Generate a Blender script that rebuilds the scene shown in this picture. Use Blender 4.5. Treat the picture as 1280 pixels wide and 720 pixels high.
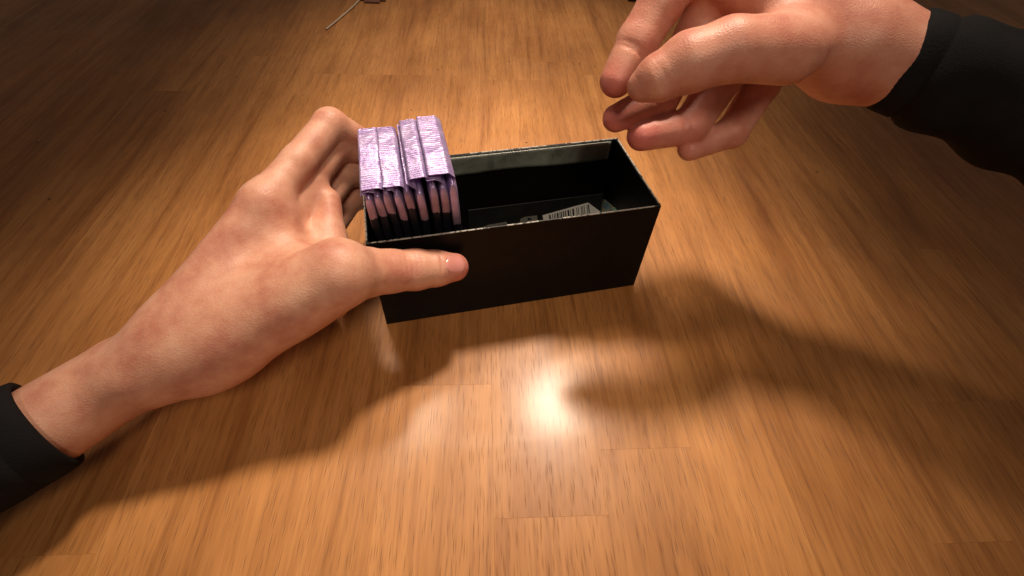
import bpy, bmesh, math, random
import numpy as np
from mathutils import Matrix, Vector
random.seed(7); rng = np.random.default_rng(7)
scene = bpy.context.scene
for o in list(bpy.data.objects): bpy.data.objects.remove(o)

# ------------------------------------------------------------------ camera
S = 0.20                       # metres per survey unit
TZ = -1.388                    # table top, survey units below the lens
R = np.array([[0.97315681, 0.14890379, -0.17548073],
              [-0.22695389, 0.74740834, -0.62439788],
              [0.03818055, 0.64746308, 0.76113981]])
def W(p):                      # survey units -> metres, table top at z = 0
    return Vector((p[0]*S, p[1]*S, (p[2]-TZ)*S))
cam_d = bpy.data.cameras.new('camera'); cam = bpy.data.objects.new('camera', cam_d)
scene.collection.objects.link(cam); scene.camera = cam
cam_d.sensor_width = 36; cam_d.lens = 616/1280*36; cam_d.clip_start = 0.01; cam_d.clip_end = 50
M = Matrix([list(r) for r in R]).to_4x4(); M.translation = W((0, 0, 0)); cam.matrix_world = M

# ------------------------------------------------------------------ light
world = bpy.data.worlds.new('World'); scene.world = world; world.use_nodes = True
bg = world.node_tree.nodes['Background']; bg.inputs[0].default_value = (1.0, 0.72, 0.52, 1); bg.inputs[1].default_value = 0.09
def lamp(name, u, power, radius, col=(1, 0.81, 0.62), spot=None, aim=None):
    d = bpy.data.lights.new(name, 'SPOT' if spot else 'POINT'); d.energy = power; d.shadow_soft_size = radius; d.color = col
    o = bpy.data.objects.new(name, d); scene.collection.objects.link(o); o.location = W(u)
    if spot:
        d.spot_size = math.radians(spot); d.spot_blend = 1.0
        v = W(aim) - W(u); o.rotation_euler = v.to_track_quat('-Z', 'Y').to_euler()
    return o
AIM = (0.22, 1.15, TZ)
lamp('pendant_or_fill', (1.78, 3.49, TZ+6), 76, 0.080, spot=31, aim=AIM)
lamp('pendant_or_fill', (-0.45, 3.80, TZ+6), 23, 0.10, spot=31, aim=(.25, 1.2, TZ))
lamp('pendant_or_fill', (0.9, 5.2, TZ+6), 58, 0.12, spot=31, aim=(.70, 2.95, TZ))  # added lamp, stretches the pool of light over the far table
lamp('pendant_or_fill', (0.1, -3.2, TZ+6), 31, 0.18, spot=30, aim=(.25, 1.0, TZ))  # added fill behind the camera, brightens barcode panel and inner back wall
scene.view_settings.view_transform = 'Standard'; scene.view_settings.look = 'None'
scene.view_settings.exposure = 0.0; scene.view_settings.gamma = 1

# ------------------------------------------------------------------ helpers
col = scene.collection
def tag(o, label=None, cat=None, group=None, kind=None):
    for k, v in (('label', label), ('category', cat), ('group', group), ('kind', kind)):
        if v: o[k] = v
    return o
def empty(name, loc=(0, 0, 0), rz=0):
    o = bpy.data.objects.new(name, None); col.objects.link(o); o.location = loc; o.rotation_euler[2] = rz
    o.empty_display_size = 0.02; return o
def mobj(name, verts, faces, mat, parent=None, smooth=False):
    me = bpy.data.meshes.new(name); me.from_pydata([tuple(map(float, v)) for v in verts], [], faces); me.update()
    if smooth: me.polygons.foreach_set('use_smooth', [True]*len(me.polygons))
    o = bpy.data.objects.new(name, me); col.objects.link(o)
    if mat: me.materials.append(mat)
    if parent: o.parent = parent
    return o
def bevbox(name, lo, hi, mat, parent=None, bev=0.0003, seg=2):
    bm = bmesh.new(); bmesh.ops.create_cube(bm, size=1)
    lo = Vector(lo); hi = Vector(hi)
    for v in bm.verts: v.co = Vector([lo[i] + (v.co[i]+.5)*(hi[i]-lo[i]) for i in range(3)])
    if bev: bmesh.ops.bevel(bm, geom=bm.edges[:], offset=bev, segments=seg, affect='EDGES', profile=0.6)
    me = bpy.data.meshes.new(name); bm.to_mesh(me); bm.free()
    o = bpy.data.objects.new(name, me); col.objects.link(o); me.materials.append(mat)
    if parent: o.parent = parent
    return o
def ray(px, py): return R @ np.array([px-640, -(py-360), -616.])
def onz(px, py, z): r = ray(px, py); return r*z/r[2]
def ony(px, py, y): r = ray(px, py); return r*y/r[1]
def cpt(px, py, depth): return ray(px, py)/616*depth

# node helpers
class NT:
    def __init__(s, name):
        s.m = bpy.data.materials.new(name); s.m.use_nodes = True; s.t = s.m.node_tree
        s.b = s.t.nodes['Principled BSDF']
    def n(s, typ, **kw):
        nd = s.t.nodes.new(typ)
        for k, v in kw.items():
            if k.startswith('i_'):
                key = k[2:]; key = int(key) if key.isdigit() else key.replace('_', ' ')
                nd.inputs[key].default_value = v
            else: setattr(nd, k, v)
        return nd
    def l(s, a, b): s.t.links.new(a, b)
    def math(s, op, a, b=None, clamp=False):
        nd = s.n('ShaderNodeMath', operation=op); nd.use_clamp = clamp
        for i, v in enumerate((a, b)):
            if v is None: continue
            if isinstance(v, (int, float)): nd.inputs[i].default_value = v
            else: s.l(v, nd.inputs[i])
        return nd.outputs[0]
    def ramp(s, fac, stops):
        nd = s.n('ShaderNodeValToRGB'); s.l(fac, nd.inputs[0]); e = nd.color_ramp.elements
        while len(e) < len(stops): e.new(0.5)
        for i, (p, c) in enumerate(stops):
            e[i].position = p; e[i].color = (*c, 1) if len(c) == 3 else c
        return nd.outputs[0]
    def mix(s, fac, a, b, mode='MIX'):
        nd = s.n('ShaderNodeMix', data_type='RGBA', blend_type=mode)
        for i, v in ((0, fac), (6, a), (7, b)):
            if isinstance(v, (int, float)): nd.inputs[i].default_value = v
            elif isinstance(v, tuple): nd.inputs[i].default_value = (*v, 1)
            else: s.l(v, nd.inputs[i])
        return nd.outputs[2]
    def mapping(s, vec, scale, loc=(0, 0, 0)):
        nd = s.n('ShaderNodeMapping'); nd.inputs['Scale'].default_value = scale; nd.inputs['Location'].default_value = loc
        s.l(vec, nd.inputs[0]); return nd.outputs[0]
    def noise(s, vec, scale, detail=3, rough=.5, dist=0):
        nd = s.n('ShaderNodeTexNoise'); nd.inputs['Scale'].default_value = scale; nd.inputs['Detail'].default_value = detail
        nd.inputs['Roughness'].default_value = rough; nd.inputs['Distortion'].default_value = dist
        s.l(vec, nd.inputs['Vector']); return nd.outputs[0]
    def bump(s, h, strength, dist):
        nd = s.n('ShaderNodeBump'); nd.inputs['Strength'].default_value = strength; nd.inputs['Distance'].default_value = dist
        s.l(h, nd.inputs['Height']); s.l(nd.outputs[0], s.b.inputs['Normal']); return nd

def wood_mat():
    k = NT('lacquered_wood')
    tc = k.n('ShaderNodeTexCoord').outputs['Object']; oi = k.n('ShaderNodeObjectInfo').outputs['Random']
    # each stave comes out of another board: shift the grain pattern by the stave's own number
    off = k.n('ShaderNodeCombineXYZ'); k.l(k.math('MULTIPLY', oi, 7.3), off.inputs[0]); k.l(k.math('MULTIPLY', oi, 19.1), off.inputs[1])
    add = k.n('ShaderNodeVectorMath', operation='ADD'); k.l(tc, add.inputs[0]); k.l(off.outputs[0], add.inputs[1]); v = add.outputs[0]
    # slow wavy warp of the grain
    wv = k.n('ShaderNodeTexNoise'); wv.inputs['Scale'].default_value = 9; wv.inputs['Detail'].default_value = 1
    k.l(k.mapping(v, (1, .35, 1)), wv.inputs['Vector'])
    sc = k.n('ShaderNodeVectorMath', operation='SCALE'); k.l(wv.outputs['Color'], sc.inputs[0]); sc.inputs['Scale'].default_value = .016
    ad2 = k.n('ShaderNodeVectorMath', operation='ADD'); k.l(v, ad2.inputs[0]); k.l(sc.outputs[0], ad2.inputs[1]); v = ad2.outputs[0]
    broad = k.noise(k.mapping(v, (26, 3.2, 1)), 1.0, 4, .55, .3)
    fine = k.noise(k.mapping(v, (520, 22, 1)), 1.0, 3, .6)
    blotch = k.noise(k.mapping(tc, (9, 6, 1)), 1.0, 3, .55)
    base = k.ramp(broad, [(.22, (.27, .106, .030)), (.40, (.42, .188, .058)), (.6, (.51, .243, .082)), (.8, (.39, .158, .045))])
    tone = k.ramp(oi, [(0, (.86, .81, .76)), (.3, (.97, .95, .93)), (.6, (1.05, 1.03, 1.0)), (1, (.92, .88, .83))])
    c = k.mix(1.0, base, tone, 'MULTIPLY')
    c = k.mix(1.0, c, k.ramp(fine, [(.3, (.86, .83, .8)), (.62, (1.05, 1.05, 1.05))]), 'MULTIPLY')
    c = k.mix(1.0, c, k.ramp(blotch, [(.3, (.78, .72, .67)), (.62, (1.08, 1.07, 1.06))]), 'MULTIPLY')
    mid = k.noise(k.mapping(v, (150, 6, 1)), 1.0, 5, .65, .4)
    c = k.mix(1.0, c, k.ramp(mid, [(.32, (.74, .68, .62)), (.5, (1.0, 1.0, 1.0)), (.7, (1.08, 1.08, 1.08))]), 'MULTIPLY')
    # open pores: short dark dashes along the grain
    vo = k.n('ShaderNodeTexVoronoi'); vo.inputs['Scale'].default_value = 1
    k.l(k.mapping(v, (1150, 70, 1)), vo.inputs['Vector'])
    dens = k.noise(k.mapping(v, (22, 5, 1)), 1.0, 2, .5)
    pick = k.n('ShaderNodeSeparateColor'); k.l(vo.outputs['Color'], pick.inputs[0])
    sel = k.math('GREATER_THAN', k.math('ADD', pick.outputs[0], k.math('MULTIPLY', dens, 1.1)), .98)
    pore = k.math('MULTIPLY', k.math('SUBTRACT', 1.0, k.math('MULTIPLY', vo.outputs['Distance'], 2.3), True), sel)
    c = k.mix(k.math('MULTIPLY', pore, .6), c, (.075, .026, .009))
    # sparse specks and dents
    v2 = k.n('ShaderNodeTexVoronoi'); v2.inputs['Scale'].default_value = 26; k.l(tc, v2.inputs['Vector'])
    speck = k.math('LESS_THAN', v2.outputs['Distance'], .035)
    c = k.mix(k.math('MULTIPLY', speck, .75), c, (.04, .014, .006))
    k.l(c, k.b.inputs['Base Color'])
    smear = k.noise(k.mapping(tc, (14, 20, 1)), 1.0, 4, .6, .6)
    k.l(k.ramp(smear, [(.3, (.36,)*3), (.7, (.52,)*3)]), k.b.inputs['Roughness'])
    k.b.inputs['Specular IOR Level'].default_value = .36
    k.b.inputs['Coat Weight'].default_value = .16; k.b.inputs['Coat Roughness'].default_value = .17
    h = k.math('ADD', k.math('MULTIPLY', pore, -1.0), k.math('MULTIPLY', fine, .35))
    h = k.math('SUBTRACT', h, k.math('MULTIPLY', speck, 1.0))
    k.bump(h, .32, .00026)
    return k.m
def plain(name, colr, rough=.5, metal=0, spec=.5):
    k = NT(name); k.b.inputs['Base Color'].default_value = (*colr, 1); k.b.inputs['Roughness'].default_value = rough
    k.b.inputs['Metallic'].default_value = metal; k.b.inputs['Specular IOR Level'].default_value = spec
    return k
def black_card(name, base, r0, r1, mott=0, spec=.5):
    k = NT(name); tc = k.n('ShaderNodeTexCoord').outputs['Object']
    n1 = k.noise(tc, 70, 4, .6, .5); n2 = k.noise(tc, 900, 2)
    k.l(k.ramp(n1, [(.3, base), (.75, tuple(x*(1.6+mott) for x in base))]), k.b.inputs['Base Color'])
    k.l(k.ramp(n1, [(.3, (r0,)*3), (.7, (r1,)*3)]), k.b.inputs['Roughness'])
    k.b.inputs['Specular IOR Level'].default_value = spec
    k.bump(k.math('ADD', k.math('MULTIPLY', n1, 2.0), k.math('MULTIPLY', n2, .15)), .25, .0006)
    return k.m
def rim_mat():
    k = NT('worn_black_edge'); tc = k.n('ShaderNodeTexCoord').outputs['Object']
    n1 = k.noise(tc, 45, 3, .6); n2 = k.noise(tc, 600, 3, .6)
    a = k.math('MULTIPLY', k.math('GREATER_THAN', n1, .44), k.math('GREATER_THAN', n2, .42))
    k.l(k.mix(a, (.03, .028, .026), (.40, .39, .36)), k.b.inputs['Base Color']); k.b.inputs['Roughness'].default_value = .6
    return k.m
def foil_mat():
    k = NT('lilac_foil'); tc = k.n('ShaderNodeTexCoord').outputs['Object']; oi = k.n('ShaderNodeObjectInfo').outputs['Random']
    n1 = k.noise(tc, 90, 3, .55, .4); n2 = k.noise(tc, 420, 3, .6)
    sep = k.n('ShaderNodeSeparateXYZ'); k.l(tc, sep.inputs[0])
    # lilac top, shade inside the box painted near-black below, ragged border (pack's own height coordinate)
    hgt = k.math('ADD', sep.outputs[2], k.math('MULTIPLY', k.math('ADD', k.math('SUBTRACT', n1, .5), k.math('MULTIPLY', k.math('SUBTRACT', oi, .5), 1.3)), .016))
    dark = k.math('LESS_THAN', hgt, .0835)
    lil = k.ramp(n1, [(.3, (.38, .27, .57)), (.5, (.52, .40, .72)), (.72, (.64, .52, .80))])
    pinkish = k.math('MULTIPLY', k.math('SUBTRACT', .101, hgt), 90, True)  # brown tint painted in for light bounced off the table
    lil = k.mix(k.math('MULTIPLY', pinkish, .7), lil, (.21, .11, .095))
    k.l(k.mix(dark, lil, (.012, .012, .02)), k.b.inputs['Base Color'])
    k.b.inputs['Metallic'].default_value = .5
    k.l(k.ramp(n2, [(.3, (.30,)*3), (.7, (.44,)*3)]), k.b.inputs['Roughness'])
    k.bump(k.math('ADD', n1, k.math('MULTIPLY', n2, .25)), .5, .0012)
    return k.m
def skin_mat():
    k = NT('skin'); tc = k.n('ShaderNodeTexCoord').outputs['Object']
    at = k.n('ShaderNodeAttribute', attribute_name='red').outputs['Fac']
    n1 = k.noise(tc, 60, 4, .6); n2 = k.noise(tc, 900, 2, .5)
    vo = k.n('ShaderNodeTexVoronoi'); vo.inputs['Scale'].default_value = 1300; k.l(tc, vo.inputs['Vector'])
    c = k.ramp(n1, [(.3, (.50, .20, .135)), (.5, (.62, .31, .21)), (.72, (.72, .41, .29))])
    c = k.mix(k.math('MULTIPLY', at, .8), c, (.58, .13, .125))
    k.l(c, k.b.inputs['Base Color'])
    k.b.inputs['Roughness'].default_value = .46
    k.b.inputs['Subsurface Weight'].default_value = .18; k.b.inputs['Subsurface Scale'].default_value = .004
    k.b.inputs['Subsurface Radius'].default_value = (1, .35, .2)
    k.bump(k.math('ADD', k.math('ADD', k.math('MULTIPLY', n1, 1.5), n2), k.math('MULTIPLY', vo.outputs['Distance'], .8)), .35, .00035)
    return k.m
def cloth_mat():
    k = NT('dark_knit_cloth'); tc = k.n('ShaderNodeTexCoord').outputs['Object']
    n1 = k.noise(tc, 40, 4, .6); n2 = k.noise(tc, 900, 2, .6)
    k.l(k.ramp(n1, [(.3, (.008, .008, .009)), (.7, (.014, .013, .015))]), k.b.inputs['Base Color'])
    k.b.inputs['Roughness'].default_value = .92; k.b.inputs['Specular IOR Level'].default_value = .15
    k.bump(n2, .5, .0006); return k.m

WOOD = wood_mat(); CARD = black_card('black_laminated_card', (.0032, .0024, .0022), .34, .5, 0, .16)
LIP = black_card('grey_sheen_lip', (.10, .112, .095), .2, .5, .9, .9)  # mottled grey reflection on the band is put into its colour
INNER = black_card('black_card_inside', (.008, .0085, .008), .4, .6, .4, .35)
INWALL = INNER
RIM = rim_mat(); FOIL = foil_mat(); SKIN = skin_mat(); CLOTH = cloth_mat()

# ------------------------------------------------------------------ dining table, stave by stave
g = ray(600, -366); ga = math.atan2(g[0], g[1])             # the way the grain runs
ux = np.array([math.cos(ga), -math.sin(ga)]); uy = np.array([math.sin(ga), math.cos(ga)])
table = empty('dining_table', (0, 0, 0), -ga)
tag(table, 'glossy orange-brown wooden table top of glued staves under the black box', 'table')
def st(px, py):
    p = onz(px, py, TZ)[:2]*S; return float(p @ ux), float(p @ uy)
sA = st(615, 520)[0]; sB = st(733, 470)[0]; w0 = sB - sA
X0, X1, Y0, Y1 = -0.78, 1.02, -0.16, 1.12
edges = [sA, sB]
while edges[-1] < X1: edges.append(edges[-1] + w0*random.uniform(.72, 1.25))
while edges[0] > X0: edges.insert(0, edges[0] - w0*random.uniform(.72, 1.25))
th = .022; cnt = 0
for i in range(len(edges)-1):
    a, b = edges[i], edges[i+1]
    if abs(a - sA) < 1e-6: cuts = [Y0, st(635, 648)[1], st(640, 100)[1], Y1]
    elif a < st(820, 371)[0] < b: cuts = [Y0, st(820, 371)[1], st(820, 371)[1]+.34, Y1]
    else:
        cuts = [Y0]; y = Y0 + random.uniform(.12, .5)
        while y < Y1-.1: cuts.append(y); y += random.uniform(.45, .8)
        cuts.append(Y1)
    for c0, c1 in zip(cuts[:-1], cuts[1:]):
        bevbox('stave', (a+.00002, c0+.00002, -th), (b-.00002, c1-.00002, random.uniform(-.00001, 0)), WOOD, table, bev=.00003, seg=1)
bevbox('table_frame', (X0+.05, Y0+.05, -.09), (X1-.05, Y1-.05, -th-.001), WOOD, table, bev=.002)

# ------------------------------------------------------------------ the black box
BX0, BX1, BY0, BY1 = -.1404*S, .7732*S, 1.0613*S, 1.4474*S
BH = .388*S; t = .0016
box = empty('storage_box', ((BX0+BX1)/2, (BY0+BY1)/2, 0.0))
tag(box, 'long open-topped black cardboard box with foil packs standing in its left end', 'box')
cx, cy = (BX0+BX1)/2, (BY0+BY1)/2
hx, hy = (BX1-BX0)/2, (BY1-BY0)/2
def wall(name, lo, hi, m=CARD):
    o = bevbox(name, lo, hi, m, box, bev=.00035)
    return o
wall('front_wall', (-hx, -hy, .0004), (hx, -hy+t, BH-.0005))
wall('back_wall', (-hx, hy-t, .0004), (hx, hy, BH-.0005))
wall('end_wall', (-hx, -hy+t+.00005, .0004), (-hx+t, hy-t-.00005, BH-.0005))
wall('end_wall', (hx-t, -hy+t+.00005, .0004), (hx, hy-t-.00005, BH-.0005))
wall('box_floor', (-hx+t+.0001, -hy+t+.0001, .0008), (hx-t-.0001, hy-t-.0001, .0022), INNER)
# worn cut edges of the card along the rim
def rim(lo, hi): return bevbox('rim_edge', lo, hi, RIM, box, bev=.0002, seg=2)
q = .00006
rim((-hx+.0001, -hy+.0001, BH-.0006), (hx-.0001, -hy+t*.62, BH))
rim((-hx+.0001, hy-t*.62, BH-.0006), (hx-.0001, hy-.0001, BH))
rim((-hx+.0001, -hy+t*.62+q, BH-.0006), (-hx+t*.62, hy-t*.62-q, BH))
rim((hx-t*.62, -hy+t*.62+q, BH-.0006), (hx-.0001, hy-t*.62-q, BH))
# lining band folded down inside the back wall, slightly wavy
def lip():
    nx, nz = 60, 6; V = []; F = []; x0, x1 = -hx+t+.001, hx-t-.004
    for s_ in (0, 1):
        for i in range(nx+1):
            for j in range(nz+1):
                u, v = i/nx, j/nz
                x = x0 + (x1-x0)*u; z = BH-.0012 - .0145*v*(1+.04*math.sin(u*9))
                y = hy - t - .0002 - (.0010 + .0009*v*(.5+.5*math.sin(u*17+1)) if s_ else 0)
                V.append((x, y, z))
    N = (nx+1)*(nz+1); idx = lambda s_, i, j: s_*N + i*(nz+1) + j
    for i in range(nx):
        for j in range(nz):
            F.append((idx(1, i, j), idx(1, i, j+1), idx(1, i+1, j+1), idx(1, i+1, j)))
            F.append((idx(0, i, j), idx(0, i+1, j), idx(0, i+1, j+1), idx(0, i, j+1)))
    for i in range(nx):
        F.append((idx(1, i, nz), idx(0, i, nz), idx(0, i+1, nz), idx(1, i+1, nz)))
        F.append((idx(1, i, 0), idx(1, i+1, 0), idx(0, i+1, 0), idx(0, i, 0)))
    for i in (0, nx):
        for j in range(nz): F.append((idx(1, i, j), idx(0, i, j), idx(0, i, j+1), idx(1, i, j+1)))
    mobj('lining_band', V, F, LIP, box, True)
lip()

# ------------------------------------------------------------------ printed insert standing low against the back wall
YI = 1.4474 - (t/S) - .012
ins = empty('printed_card', W((.45, YI, TZ)) + Vector((0, 0, .0023)))
tag(ins, 'black printed card inside the box with white barcode panel near its right end', 'card')
base = np.array(ins.location)
def loc(px, py, d=0.0):
    p = ony(px, py, YI); w = np.array(W(p)) - base; w[1] -= d; return w
WHITE = plain('white_print', (.82, .82, .78), .5).m; GREYP = plain('grey_print', (.20, .20, .18), .5).m; INK = plain('black_ink', (.01, .01, .01), .5).m
def holo():
    k = NT('holographic_foil'); tc = k.n('ShaderNodeTexCoord').outputs['Object']
    n = k.noise(tc, 260, 2, .5, 1.0)
    k.l(k.ramp(n, [(.3, (.9, .45, .2)), (.42, (.8, .75, .3)), (.5, (.1, .75, .65)), (.6, (.25, .35, .85)), (.7, (.85, .85, .85))]), k.b.inputs['Base Color'])
    k.b.inputs['Metallic'].default_value = .05; k.b.inputs['Roughness'].default_value = .35; return k.m
HOLO = holo()
xa = loc(586, 284)[0]; xb = (.7600-.45)*S; topz = .30*0 + loc(700, 250)[2]
bevbox('card_sheet', (xa, 0, .0), (xb, .0009, topz+.001), INNER, ins, bev=.0002, seg=1)
def poly(name, pts, mat, d, parent=ins, thick=.0002):
    P = [loc(*p, d) for p in pts]; Q = [p + np.array([0, thick, 0]) for p in P]; n = len(P)
    F = [tuple(range(n)), tuple(range(2*n-1, n-1, -1))] + [(i, i+n, (i+1) % n+n, (i+1) % n) for i in range(n)]
    return mobj(name, P+Q, F, mat, parent)
bp = poly('barcode_panel', [(678, 269), (735, 253), (750, 264), (758, 275), (690, 288), (681, 283)], WHITE, .0004)
bars = []; V = []; F = []
x = 686.0
while x < 737:
    w = random.choice([.7, .7, 1.2, 1.9]); y0 = 269 - (x-678)*.27 + 1.5
    P = [loc(x, y0, .0006), loc(x+w, y0-.2*w, .0006), loc(x+w+1.2, y0+10.5, .0006), loc(x+1.2, y0+10.5, .0006)]
    b0 = len(V); V += P + [p+np.array([0, .00015, 0]) for p in P]
    F += [(b0, b0+1, b0+2, b0+3), (b0+7, b0+6, b0+5, b0+4), (b0, b0+4, b0+5, b0+1), (b0+3, b0+2, b0+6, b0+7), (b0, b0+3, b0+7, b0+4), (b0+1, b0+5, b0+6, b0+2)]
    x += w + random.choice([.9, 1.4, 2.0, 3.0])
o = mobj('barcode_bars', V, F, INK, bp)
xw = .7732 - (t/S) - .001
H = [np.array(W(ray(*p)*xw/ray(*p)[0])) - np.array(box.location) for p in [(750.5, 262), (752, 248), (757, 250), (771, 263), (770, 275), (753, 275)]]
H2 = [p + np.array((.0002, 0, 0)) for p in H]
ho = mobj('holographic_sticker', H+H2, [tuple(range(6)), tuple(range(11, 5, -1))] + [(i, i+6, (i+1) % 6+6, (i+1) % 6) for i in range(6)], HOLO, box)
poly('printed_mark', [(650, 274), (656, 271), (671, 269), (672, 275), (651, 279)], GREYP, .0004)
pm = poly('printed_mark', [(603, 284), (610, 281), (633, 277), (636, 284), (604, 292)], GREYP, .0004)
poly('mark_window', [(622, 281.4), (632, 279.6), (633, 283), (623, 285)], INK, .0006, pm)
poly('mark_window', [(659, 272.4), (663, 271.5), (664, 274), (660, 275)], INK, .0006, pm)

# ------------------------------------------------------------------ foil packs
PF, PB = 1.105, 1.392          # near and far edge of the packs
ZB = TZ + .0026/S
PITCH = .0282
def nz(x, y, z, s=1.0):
    from mathutils import noise
    return noise.noise(Vector((x*s, y*s, z*s)))
def pack_body(root, k, ztop, lean, thick, seed):
    N = 44; rings = 46; V = []; F = []
    for r in range(rings+1):
        v = r/rings; z = ZB + (ztop-ZB)*v
        up = max(0, (v-.55)/.45)
        xoff = lean*up**1.3 + .003*nz(seed, v*5, 0, 1)
        tf = 1.0
        if v > .93: tf = max(.10, 1 - ((v-.93)/.07)**1.5*.55)
        if v < .05: tf = .25 + .75*(v/.05)**.6
        for j in range(N):
            a = 2*math.pi*j/N; ca, sa = math.cos(a), math.sin(a)
            yy = math.copysign(abs(sa)**.30, sa); xx = math.copysign(abs(ca)**.28, ca)
            hw = (PB-PF)/2 - .006*(1-tf) + .0030*nz(seed+3, v*7, a, 1)
            x = xoff + xx*thick/2*tf*(1+.10*nz(seed, v*9, a*1.3, 1)) + .0035*nz(seed+9, v*4, yy*2, 1)*(1 if abs(yy) > .5 else .5)
            V.append(np.array(((x), yy*hw, z-TZ))*S)
    for r in range(rings):
        for j in range(N):
            F.append((r*N+j, r*N+(j+1) % N, (r+1)*N+(j+1) % N, (r+1)*N+j))
    F.append(tuple(reversed(range(N)))); F.append(tuple(rings*N+j for j in range(N)))
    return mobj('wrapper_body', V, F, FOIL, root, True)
def pack_flap(root, path, seed, ribs=(.0, .62), y_in=0.0, amp=.0013):
    # path: x,z polyline in survey units relative to the pack; swept over the pack width with crimp ribs
    P = np.array(path, float); L = np.r_[0, np.cumsum(np.hypot(*np.diff(P, axis=0).T))]
    ns, ny = 18, 180; V = []; F = []
    half = (PB-PF)/2 + .004
    from mathutils import noise
    for side in (0, 1):
        for i in range(ns+1):
            s_ = L[-1]*i/ns; x = np.interp(s_, L, P[:, 0]); z = np.interp(s_, L, P[:, 1])
            x2 = np.interp(min(s_+.002, L[-1]), L, P[:, 0]) - np.interp(max(s_-.002, 0), L, P[:, 0]); z2 = np.interp(min(s_+.002, L[-1]), L, P[:, 1]) - np.interp(max(s_-.002, 0), L, P[:, 1])
            n = np.array([-z2, x2]); n /= np.hypot(*n)+1e-9
            if n[1] < 0: n = -n
            for j in range(ny+1):
                v = j/ny; y = -half + 2*half*v
                e = i/ns
                ribw = max(0, min(1, (e-.28)/.1)) * (1 if ribs[0] < v < ribs[1] else .22)
                a = amp*ribw*math.sin(2*math.pi*y/.0098)
                a += .0020*noise.noise(Vector((seed*3.1, e*2.2, v*5)))*min(1, e*2.5)
                a += .0085*max(0, .17-abs(noise.noise(Vector((seed*1.7+5, e*2.0+v, v*6)))))*min(1, e*3)
                ey = .0035*noise.noise(Vector((seed, v*3, 4)))*e
                V.append(np.array((x + n[0]*a + ey, y + .006*e*noise.noise(Vector((seed, 7, v*2))), z + n[1]*a - TZ))*S - (np.array((n[0], 0, n[1]))*.00012 if side else 0))
    Np = (ns+1)*(ny+1); idx = lambda s_, i, j: s_*Np + i*(ny+1)+j
    for i in range(ns):
        for j in range(ny):
            F.append((idx(0, i, j), idx(0, i+1, j), idx(0, i+1, j+1), idx(0, i, j+1)))
            F.append((idx(1, i, j), idx(1, i, j+1), idx(1, i+1, j+1), idx(1, i+1, j)))
    for i in range(ns):
        for j in (0, ny): F.append((idx(0, i, j), idx(1, i, j), idx(1, i+1, j), idx(0, i+1, j)))
    for j in range(ny): F.append((idx(0, ns, j), idx(1, ns, j), idx(1, ns, j+1), idx(0, ns, j+1)))
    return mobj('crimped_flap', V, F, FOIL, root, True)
PK = [  # lean, top z, flap: list of (dx, z) after the body top, label
    (-.010, -.876, [(-.004, -.862), (-.010, -.858), (-.016, -.864)], 'leftmost purple foil pack, its flap bent down over the box end beside the fingers'),
    (-.013, -.872, [(-.006, -.856), (-.020, -.851), (-.038, -.855)], 'purple foil pack second from the left, mostly under the broad pale flap'),
    (-.017, -.866, [(-.002, -.848), (-.012, -.842), (-.062, -.842)], 'third purple foil pack from the left, broad ribbed flap folded over its neighbours'),
    (-.019, -.874, [(-.004, -.858), (-.012, -.853), (-.020, -.850)], 'fourth purple foil pack from the left, a narrow dark fold between two flaps'),
    (-.019, -.868, [(-.004, -.850), (-.012, -.843), (-.060, -.842)], 'middle purple foil pack, narrow ribbed flap folded left beside the dark gap'),
    (-.014, -.876, [(-.006, -.858), (-.018, -.846), (-.030, -.838)], 'purple foil pack right of the middle, its flap steep in the gap between groups'),
    (-.006, -.862, [(.002, -.838), (-.022, -.822), (-.062, -.828)], 'purple foil pack at the left of the raised right group, wide creased flap'),
    (-.006, -.866, [(-.002, -.846), (-.020, -.836), (-.045, -.836)], 'purple foil pack tucked under the creased flap, next to last on the right'),
    (-.004, -.860, [(.006, -.836), (-.012, -.818), (-.068, -.818)], 'rightmost purple foil pack facing the empty part of the box, wrinkled shiny flap'),
]
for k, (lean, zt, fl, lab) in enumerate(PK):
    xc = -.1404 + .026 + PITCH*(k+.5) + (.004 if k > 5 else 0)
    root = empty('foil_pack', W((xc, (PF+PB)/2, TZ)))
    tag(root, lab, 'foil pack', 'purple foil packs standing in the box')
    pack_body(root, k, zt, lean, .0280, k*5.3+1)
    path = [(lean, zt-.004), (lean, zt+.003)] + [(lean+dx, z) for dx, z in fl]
    pack_flap(root, path, k*2.37+.5, ribs=(0.0, [.3, .5, .68, .2, .55, .3, .5, .2, .34][k]))

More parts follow.
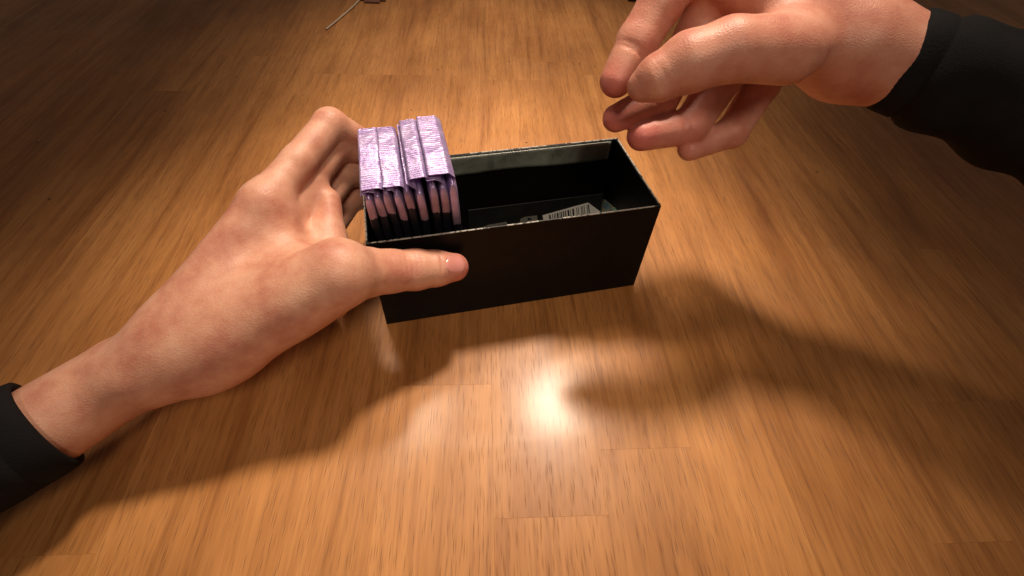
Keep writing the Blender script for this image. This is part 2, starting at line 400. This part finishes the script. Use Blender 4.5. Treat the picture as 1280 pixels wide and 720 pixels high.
# ------------------------------------------------------------------ hands: signed distance field -> surface net
def smin(a, b, k):
    h = np.clip(.5+.5*(b-a)/k, 0, 1); return b*(1-h)+a*h - k*h*(1-h)
def cone(P, a, b, ra, rb, flat=None):
    ba = b-a; l2 = ba@ba; pa = P-a
    h = np.clip((pa@ba)/l2, 0, 1)[..., None]
    q_ = pa - ba*h
    if flat is not None:                      # flatten along a direction: (unit vector, factor)
        f, s_ = flat; c = q_@f; q_ = q_ + (c*(s_-1))[..., None]*f
    return np.sqrt((q_**2).sum(-1)) - (ra + (rb-ra)*h[..., 0])
class Hand:
    def __init__(s): s.palm = []; s.fingers = []; s.creases = []; s.knuck = []
    def field(s, P):
        dp = None
        for a, b, ra, rb, fl in s.palm:
            d = cone(P, a, b, ra, rb, fl); dp = d if dp is None else smin(dp, d, .012)
        tot = dp
        for ch, kk in s.fingers:
            df = None
            for i in range(len(ch)-1):
                d = cone(P, ch[i][0], ch[i+1][0], ch[i][1], ch[i+1][1]); df = d if df is None else smin(df, d, .003)
            m = smin(dp, df, kk); tot = smin(tot, m, .0012)
        for c, ax, hw, dep, rad in s.creases:
            v = P - c; t_ = v@ax; rr = (v**2).sum(-1)
            tot = tot + dep*np.exp(-(t_/hw)**2)*np.exp(-rr/rad**2)
        for c, r, amp in s.knuck:
            tot = tot - amp*np.exp(-((P-c)**2).sum(-1)/r**2)
        return tot
def surface_net(fn, lo, hi, h):
    n = [int(math.ceil((hi[i]-lo[i])/h))+1 for i in range(3)]
    ax = [lo[i] + h*np.arange(n[i]) for i in range(3)]
    D = np.empty(n, np.float32); K = 10
    cc = [np.arange(0, m, K) for m in n]
    g_ = np.stack(np.meshgrid(*[lo[i] + h*(cc[i]+K/2-.5) for i in range(3)], indexing='ij'), -1); Dc = fn(g_)
    for i, a0 in enumerate(cc[0]):
        for j, b0 in enumerate(cc[1]):
            for k_, c0 in enumerate(cc[2]):
                sl_ = (slice(a0, a0+K), slice(b0, b0+K), slice(c0, c0+K)); dv = Dc[i, j, k_]
                if abs(dv) > h*K*.87+.008: D[sl_] = dv; continue
                g_ = np.stack(np.meshgrid(ax[0][sl_[0]], ax[1][sl_[1]], ax[2][sl_[2]], indexing='ij'), -1); D[sl_] = fn(g_)
    ins_ = D < 0
    acc = np.zeros([m-1 for m in n]+[3], np.float32); cn = np.zeros([m-1 for m in n], np.float32)
    quads = []
    sl = lambda o, m: slice(o, m-1+o)
    for a in range(3):
        b, c = (a+1) % 3, (a+2) % 3
        for ob in (0, 1):
            for oc in (0, 1):
                s0 = [None]*3; s1 = [None]*3
                s0[a] = sl(0, n[a]); s1[a] = sl(1, n[a]); s0[b] = s1[b] = sl(ob, n[b]); s0[c] = s1[c] = sl(oc, n[c])
                d0 = D[tuple(s0)]; d1 = D[tuple(s1)]; cr = (d0 < 0) != (d1 < 0)
                t_ = np.where(cr, d0/np.where(cr, d0-d1, 1), 0)
                acc[..., a] += np.where(cr, t_, 0); acc[..., b] += cr*ob; acc[..., c] += cr*oc; cn += cr
    act = cn > 0; ids = -np.ones(act.shape, np.int64); ids[act] = np.arange(act.sum())
    ii = np.argwhere(act); V = np.array(lo) + h*(ii + acc[act]/cn[act][:, None])
    for a in range(3):
        b, c = (a+1) % 3, (a+2) % 3
        s0 = [slice(0, n[i]-1) for i in range(3)]; s1 = list(s0); s1[a] = slice(1, n[a])
        s0[b] = s1[b] = slice(1, n[b]-1); s0[c] = s1[c] = slice(1, n[c]-1)
        i0 = ins_[tuple(s0)]; i1 = ins_[tuple(s1)]
        for flip in (0, 1):
            e = np.argwhere((i0 & ~i1) if not flip else (~i0 & i1))
            e[:, b] += 1; e[:, c] += 1
            def cell(db, dc): q2 = e.copy(); q2[:, b] -= db; q2[:, c] -= dc; return ids[q2[:, 0], q2[:, 1], q2[:, 2]]
            Q = np.stack([cell(1, 1), cell(0, 1), cell(0, 0), cell(1, 0)], 1)
            quads.append(Q[:, ::-1] if flip else Q)
    Q = np.concatenate(quads)
    return V, Q
def hand_object(name, hand, lo, hi, h, tips, parent=None, base_red=.05):
    V, Q = surface_net(hand.field, lo, hi, h)
    # light smoothing of the net
    E = np.concatenate([Q[:, [0, 1]], Q[:, [1, 2]], Q[:, [2, 3]], Q[:, [3, 0]]]); E = np.concatenate([E, E[:, ::-1]])
    for _ in range(2):
        A = np.zeros_like(V); c_ = np.bincount(E[:, 0], minlength=len(V))[:, None]
        for i in range(3): A[:, i] = np.bincount(E[:, 0], weights=V[E[:, 1], i], minlength=len(V))
        V = V*.5 + .5*A/np.maximum(c_, 1)
    me = bpy.data.meshes.new(name)
    me.vertices.add(len(V)); me.vertices.foreach_set('co', V.astype(np.float32).ravel())
    me.loops.add(Q.size); me.loops.foreach_set('vertex_index', Q.astype(np.int32).ravel())
    me.polygons.add(len(Q)); me.polygons.foreach_set('loop_start', np.arange(0, Q.size, 4, dtype=np.int32))
    me.polygons.foreach_set('use_smooth', np.ones(len(Q), bool)); me.update(calc_edges=True); me.validate()
    at = me.attributes.new('red', 'FLOAT', 'POINT'); red = np.full(len(V), base_red)
    for c, r, w in tips: red = np.maximum(red, w*np.exp(-((V-c)**2).sum(-1)/r**2))
    at.data.foreach_set('value', red.astype(np.float32))
    me.materials.append(SKIN); o = bpy.data.objects.new(name, me); col.objects.link(o)
    if parent: o.parent = parent
    return o
NAILK = NT('nail'); NAILK.b.inputs['Base Color'].default_value = (.66, .27, .24, 1); NAILK.b.inputs['Roughness'].default_value = .28
NAILK.b.inputs['Coat Weight'].default_value = .3; NAIL = NAILK.m
def nail(hand, c, along, out, L, Wd, parent):
    along = along/np.linalg.norm(along); out = out - along*(out@along); out /= np.linalg.norm(out); side = np.cross(along, out)
    n = 16; pts = []
    for i in range(n+1):
        for j in range(n+1):
            a, b = i/n*2-1, j/n*2-1
            m = math.sqrt(max(0, 1-b*b*.5)); m2 = math.sqrt(max(0, 1-a*a*.5))
            pts.append(c + along*a*m*L/2 + side*b*m2*Wd/2 + out*.016)
    P = np.array(pts)
    for _ in range(26): P = P - out*(np.maximum(hand.field(P), -.002)*.8)[:, None]
    edge = np.array([max(abs(i/n*2-1), abs(j/n*2-1)) for i in range(n+1) for j in range(n+1)])
    T = P + out*(.00055 - .0006*np.clip((edge-.8)/.2, 0, 1))[:, None]; B = P - out*.0006
    Vv = list(T)+list(B); N = (n+1)**2; F = []
    for i in range(n):
        for j in range(n):
            q_ = (i*(n+1)+j, (i+1)*(n+1)+j, (i+1)*(n+1)+j+1, i*(n+1)+j+1); F.append(q_); F.append(tuple(x+N for x in reversed(q_)))
    return mobj('fingernail', Vv, F, NAIL, parent, True)
w = lambda p: np.array(W(p))
def fchain(pts): return [(w(p), r*S) for p, r in pts]

# ---- left hand, gripping the left end of the box
LH = Hand()
tY = lambda px, py, y: ony(px, py, y)
wrist = np.array((-.80, .86, -1.17))
thumb = [(np.array((-.60, .87, -1.13)), .100), (tY(425, 342, .935), .092), (tY(458, 340, .968), .066), (tY(488, 339, .985), .0605), (tY(520, 337, .999), .0590),
         (tY(545, 335.5, 1.004), .0525), (tY(568, 334, 1.012), .0430)]
LH.fingers.append((fchain(thumb), .030))
fs = []
for i, (zk, zm, zt_, r) in enumerate([(-.92, -.855, -1.0, .049), (-1.0, -.925, -1.0, .050), (-1.095, -1.035, -1.09, .048), (-1.20, -1.145, -1.19, .044)]):
    ln = [1.0, 1.06, 1.0, .82][i]
    mcp = np.array((-.40+.0*i, 1.19-.02*i, zk)); pip = np.array((-.205, 1.455, zm))
    dip = np.array((-.09+.10*(ln-1), 1.515, zt_)); tip = np.array((.05+.25*(ln-1), 1.500, zt_-.005))
    LH.fingers.append((fchain([(mcp, r*1.12), (pip*.5+mcp*.5, r*1.02), (pip, r*1.04), (dip, r*.92), (tip, r*.78)]), .010))
    LH.palm.append((w(wrist + np.array((.05, .04*(i-1), -.035*(i-1.5)))), w(mcp), .062*S, .055*S, None))
LH.palm.append((w(wrist+np.array((-.6, -.42, -.02))), w(wrist), .115*S, .098*S, None))
LH.palm.append((w((-.55, .90, -1.13)), w((-.42, 1.12, -1.03)), .075*S, .055*S, None))
LH.palm.append((w((-.36, .985, -1.10)), w((-.37, 1.17, -.96)), .062*S, .050*S, None))
LH.palm.append((w((-.40, 1.08, -1.08)), w((-.27, 1.14, -1.08)), .062*S, .050*S, None))
LH.palm.append((w((-.25, 1.01, -1.12)), w((-.245, 1.27, -1.00)), .042*S, .036*S, None))
LH.palm.append((w((-.27, 1.01, -1.18)), w((-.26, 1.27, -1.10)), .040*S, .036*S, None))
ipc = w(tY(518, 335, .95)); tax = w(tY(545, 335, 1.0)) - w(tY(500, 338, .99)); tax /= np.linalg.norm(tax)
for d_, dep in ((-.0058, .0005), (-.0032, .0011), (-.0004, .0015), (.0024, .0012), (.0052, .0006)):
    LH.creases.append((ipc + tax*d_, tax + np.array((0, 0, .12)), .0009, dep, .0085))
LH.creases.append((w(tY(553, 332, .97)), tax, .0008, .0012, .0070))
tips = [(w(tY(575, 335, 1.0)), .011, .95), (ipc, .007, .35)]
lh = empty('hand', tuple(w((-.3, 1.1, TZ))))
tag(lh, 'left hand gripping the left end of the black box, thumb laid along its front', 'hand')
def attach(child, parent): child.parent = parent; child.matrix_parent_inverse = Matrix.Translation(-Vector(parent.location))
ob = hand_object('hand_skin', LH, tuple(w((-1.18, .45, -1.42))), tuple(w((.2, 1.65, -.72))), .00085, tips); attach(ob, lh)
nl = nail(LH, w(tY(567, 331, 1.0)), w(tY(585, 334, 1.01))-w(tY(545, 335, 1.0)), w((0, 0, 0))-w(tY(567, 325, 1.0)), .0135, .0118, None)
nl.parent = ob
def sleeve(name, a, b, ra, rb, parent, seed, cuff=.012):
    a = Vector(a); b = Vector(b); d = (b-a); L = d.length; d.normalize(); s1 = d.orthogonal().normalized(); s2 = d.cross(s1)
    V = []; F = []; N = 56; n = 60
    prof = []
    for i in range(n+1):
        u = i/n; x = u*L; r = ra + (rb-ra)*u
        r += .0022*math.sin(u*26+seed)*(1-abs(2*u-1)*.3) if u > .08 else 0
        prof.append((x, r))
    prof = [(.012, ra-.0035), (.001, ra-.0030), (-.0008, ra-.0012), (0.0, ra+.0006), (.003, ra+.0012), (.0125, ra+.0012), (.0135, ra+.0002), (.0145, ra+.0010)] + [p_ for p_ in prof if p_[0] > .016]
    from mathutils import noise
    for x, r in prof:
        for j in range(N):
            an = 2*math.pi*j/N
            rr = r + .004*noise.noise(Vector((math.cos(an)*1.4+seed, math.sin(an)*1.4, x*32)))*min(1, .15+x/.05)
            V.append(a + d*x + (s1*math.cos(an) + s2*math.sin(an))*rr)
    for i in range(len(prof)-1):
        for j in range(N): F.append((i*N+j, i*N+(j+1) % N, (i+1)*N+(j+1) % N, (i+1)*N+j))
    F.append(tuple((len(prof)-1)*N+j for j in range(N)))
    o = mobj(name, V, F, CLOTH, None, True); attach(o, parent); return o
sleeve('sleeve', w(wrist+np.array((-.14, -.10, 0))), w(wrist+np.array((-1.7, -1.15, .0))), .0245, .040, lh, 1.3)

# ---- right hand, hovering over the far right corner of the box
RH = Hand()
c = cpt
def pc(lst): return [(np.array(w(c(px, py, d))), r/616*d*S) for px, py, d, r in lst]
RH.fingers.append((pc([(868, -62, 1.30, 31), (826, 4, 1.33, 27.5), (797, 52, 1.35, 25.5), (770, 101, 1.36, 20.5)]), .010))
RH.fingers.append((pc([(905, -40, 1.36, 31), (868, 50, 1.40, 26), (826, 122, 1.41, 22), (770, 148, 1.40, 17)]), .010))
RH.fingers.append((pc([(935, -10, 1.42, 30), (908, 90, 1.45, 25), (862, 158, 1.44, 22.5), (802, 170, 1.42, 18.5)]), .010))
RH.fingers.append((pc([(960, 25, 1.46, 27), (952, 105, 1.49, 22), (915, 165, 1.48, 19), (862, 186, 1.46, 15)]), .008))
RH.fingers.append((pc([(985, 62, 1.20, 42), (915, 62, 1.17, 38), (862, 78, 1.18, 36), (822, 98, 1.20, 28), (803, 108, 1.22, 19)]), .022))
wr = (1075, 60, 1.30)
for (px, py, d, r) in [(868, -62, 1.30, 38), (905, -40, 1.36, 38), (935, -10, 1.42, 36), (960, 25, 1.46, 34)]:
    A_ = pc([(wr[0]-15, wr[1], wr[2]+.2*(d-1.36), 48)])[0]; B_ = pc([(px, py, d, r)])[0]
    RH.palm.append((A_[0], B_[0], A_[1], B_[1], None))
A_, B_ = pc([(wr[0], wr[1], wr[2], 52), (wr[0]+260, wr[1]+90, 1.22, 62)]); RH.palm.append((A_[0], B_[0], A_[1], B_[1], None))
rt = [(pc([(840, 130, 1.42, 1)])[0][0], .03, .6), (pc([(850, 170, 1.42, 1)])[0][0], .03, .6), (pc([(835, -10, 1.33, 1)])[0][0], .02, .5), (pc([(768, 108, 1.34, 1)])[0][0], .013, .9), (pc([(768, 148, 1.38, 1)])[0][0], .014, 1.0), (pc([(800, 172, 1.40, 1)])[0][0], .016, 1.0), (pc([(826, 122, 1.39, 1)])[0][0], .012, .7), (pc([(803, 108, 1.2, 1)])[0][0], .006, .5), (pc([(800, 50, 1.33, 1)])[0][0], .016, .5)]
for px, py, d, qx, qy in [(797, 54, 1.33, 770, 101), (826, 122, 1.39, 770, 148), (862, 158, 1.42, 802, 170), (838, 90, 1.15, 803, 108)]:
    ax_ = w(c(qx, qy, d)) - w(c(px, py, d)); ax_ /= np.linalg.norm(ax_)
    for dd in (-.0012, .0012): RH.creases.append((w(c(px, py, d-.05)) + ax_*dd, ax_, .0009, .0012, .010))
rroot = empty('hand', tuple(w(c(850, 120, 1.4))))
tag(rroot, 'right hand hovering above the right end of the box, fingers curled towards it', 'hand')
allp = np.array([p for ch, _ in RH.fingers for p, _r in ch] + [a for a, *_ in RH.palm] + [b for _, b, *_ in RH.palm])
ob2 = hand_object('hand_skin', RH, tuple(allp.min(0)-.026), tuple(allp.max(0)+.026), .00095, rt, base_red=.28); attach(ob2, rroot)
for (px, py, d, bx, by) in [(768, 96, 1.40, 797, 52)]:
    pass
sleeve('sleeve', w(c(1120, 74, 1.29)), w(c(1560, 230, 1.10)), .0240, .040, rroot, 4.1)

# ------------------------------------------------------------------ things at the far edge of the picture
CABLE = plain('pale_cable', (.62, .55, .45), .5).m
def tube(name, pts, r, mat, parent=None):
    cu = bpy.data.curves.new(name, 'CURVE'); cu.dimensions = '3D'; cu.bevel_depth = r; cu.bevel_resolution = 3
    sp = cu.splines.new('NURBS'); sp.points.add(len(pts)-1); sp.use_endpoint_u = True; sp.order_u = 4
    for p, q_ in zip(sp.points, pts): p.co = (*q_, 1)
    o = bpy.data.objects.new(name, cu); col.objects.link(o); dg = bpy.context.evaluated_depsgraph_get()
    me = bpy.data.meshes.new_from_object(o.evaluated_get(dg)); bpy.data.objects.remove(o)
    me.materials.append(mat); me.polygons.foreach_set('use_smooth', [True]*len(me.polygons))
    o = bpy.data.objects.new(name, me); col.objects.link(o); return o
cp = [np.array(W(onz(*p, TZ)))+np.array((0, 0, .0013)) for p in [(476, -34), (452, 0), (438, 13), (424, 25), (408, 38)]]
tag(tube('thin_strip', cp, .0011, CABLE), 'thin pale strip lying on the table at the far upper left', 'strip')
def slab(name, pix, h, mat, label, cat):
    P = [np.array(W(onz(*p, TZ))) for p in pix]; ctr = sum(P)/4; z = .0006
    bm = bmesh.new(); lo = [bm.verts.new(tuple(p-ctr+np.array((0, 0, z)))) for p in P]; hi_ = [bm.verts.new(tuple(p-ctr+np.array((0, 0, z+h)))) for p in P]
    bm.faces.new(lo[::-1]); bm.faces.new(hi_)
    for i in range(4): bm.faces.new((lo[i], lo[(i+1) % 4], hi_[(i+1) % 4], hi_[i]))
    bmesh.ops.recalc_face_normals(bm, faces=bm.faces[:])
    bmesh.ops.bevel(bm, geom=[e for e in bm.edges if abs((e.verts[0].co-e.verts[1].co).normalized().z) > .9], offset=.008, segments=5, affect='EDGES')
    bmesh.ops.bevel(bm, geom=[e for e in bm.edges if abs((e.verts[0].co-e.verts[1].co).normalized().z) < .2 and e.verts[0].co.z > z+h*.5], offset=.0008, segments=2, affect='EDGES')
    me = bpy.data.meshes.new(name); bm.to_mesh(me); bm.free(); me.materials.append(mat)
    o = bpy.data.objects.new(name, me); col.objects.link(o); o.location = ctr; tag(o, label, cat); return o
slab('coaster', [(448, 4), (482, 5), (486, -30), (455, -32)], .0015, plain('brown_leather', (.16, .06, .035), .6).m, 'brown mat just showing at the top edge of the table, upper left', 'mat')
slab('black_case', [(778, 1), (806, 3), (830, -40), (800, -42)], .008, plain('black_plastic', (.01, .009, .012), .35).m, 'black flat object at the far edge of the table above the right hand', 'case')
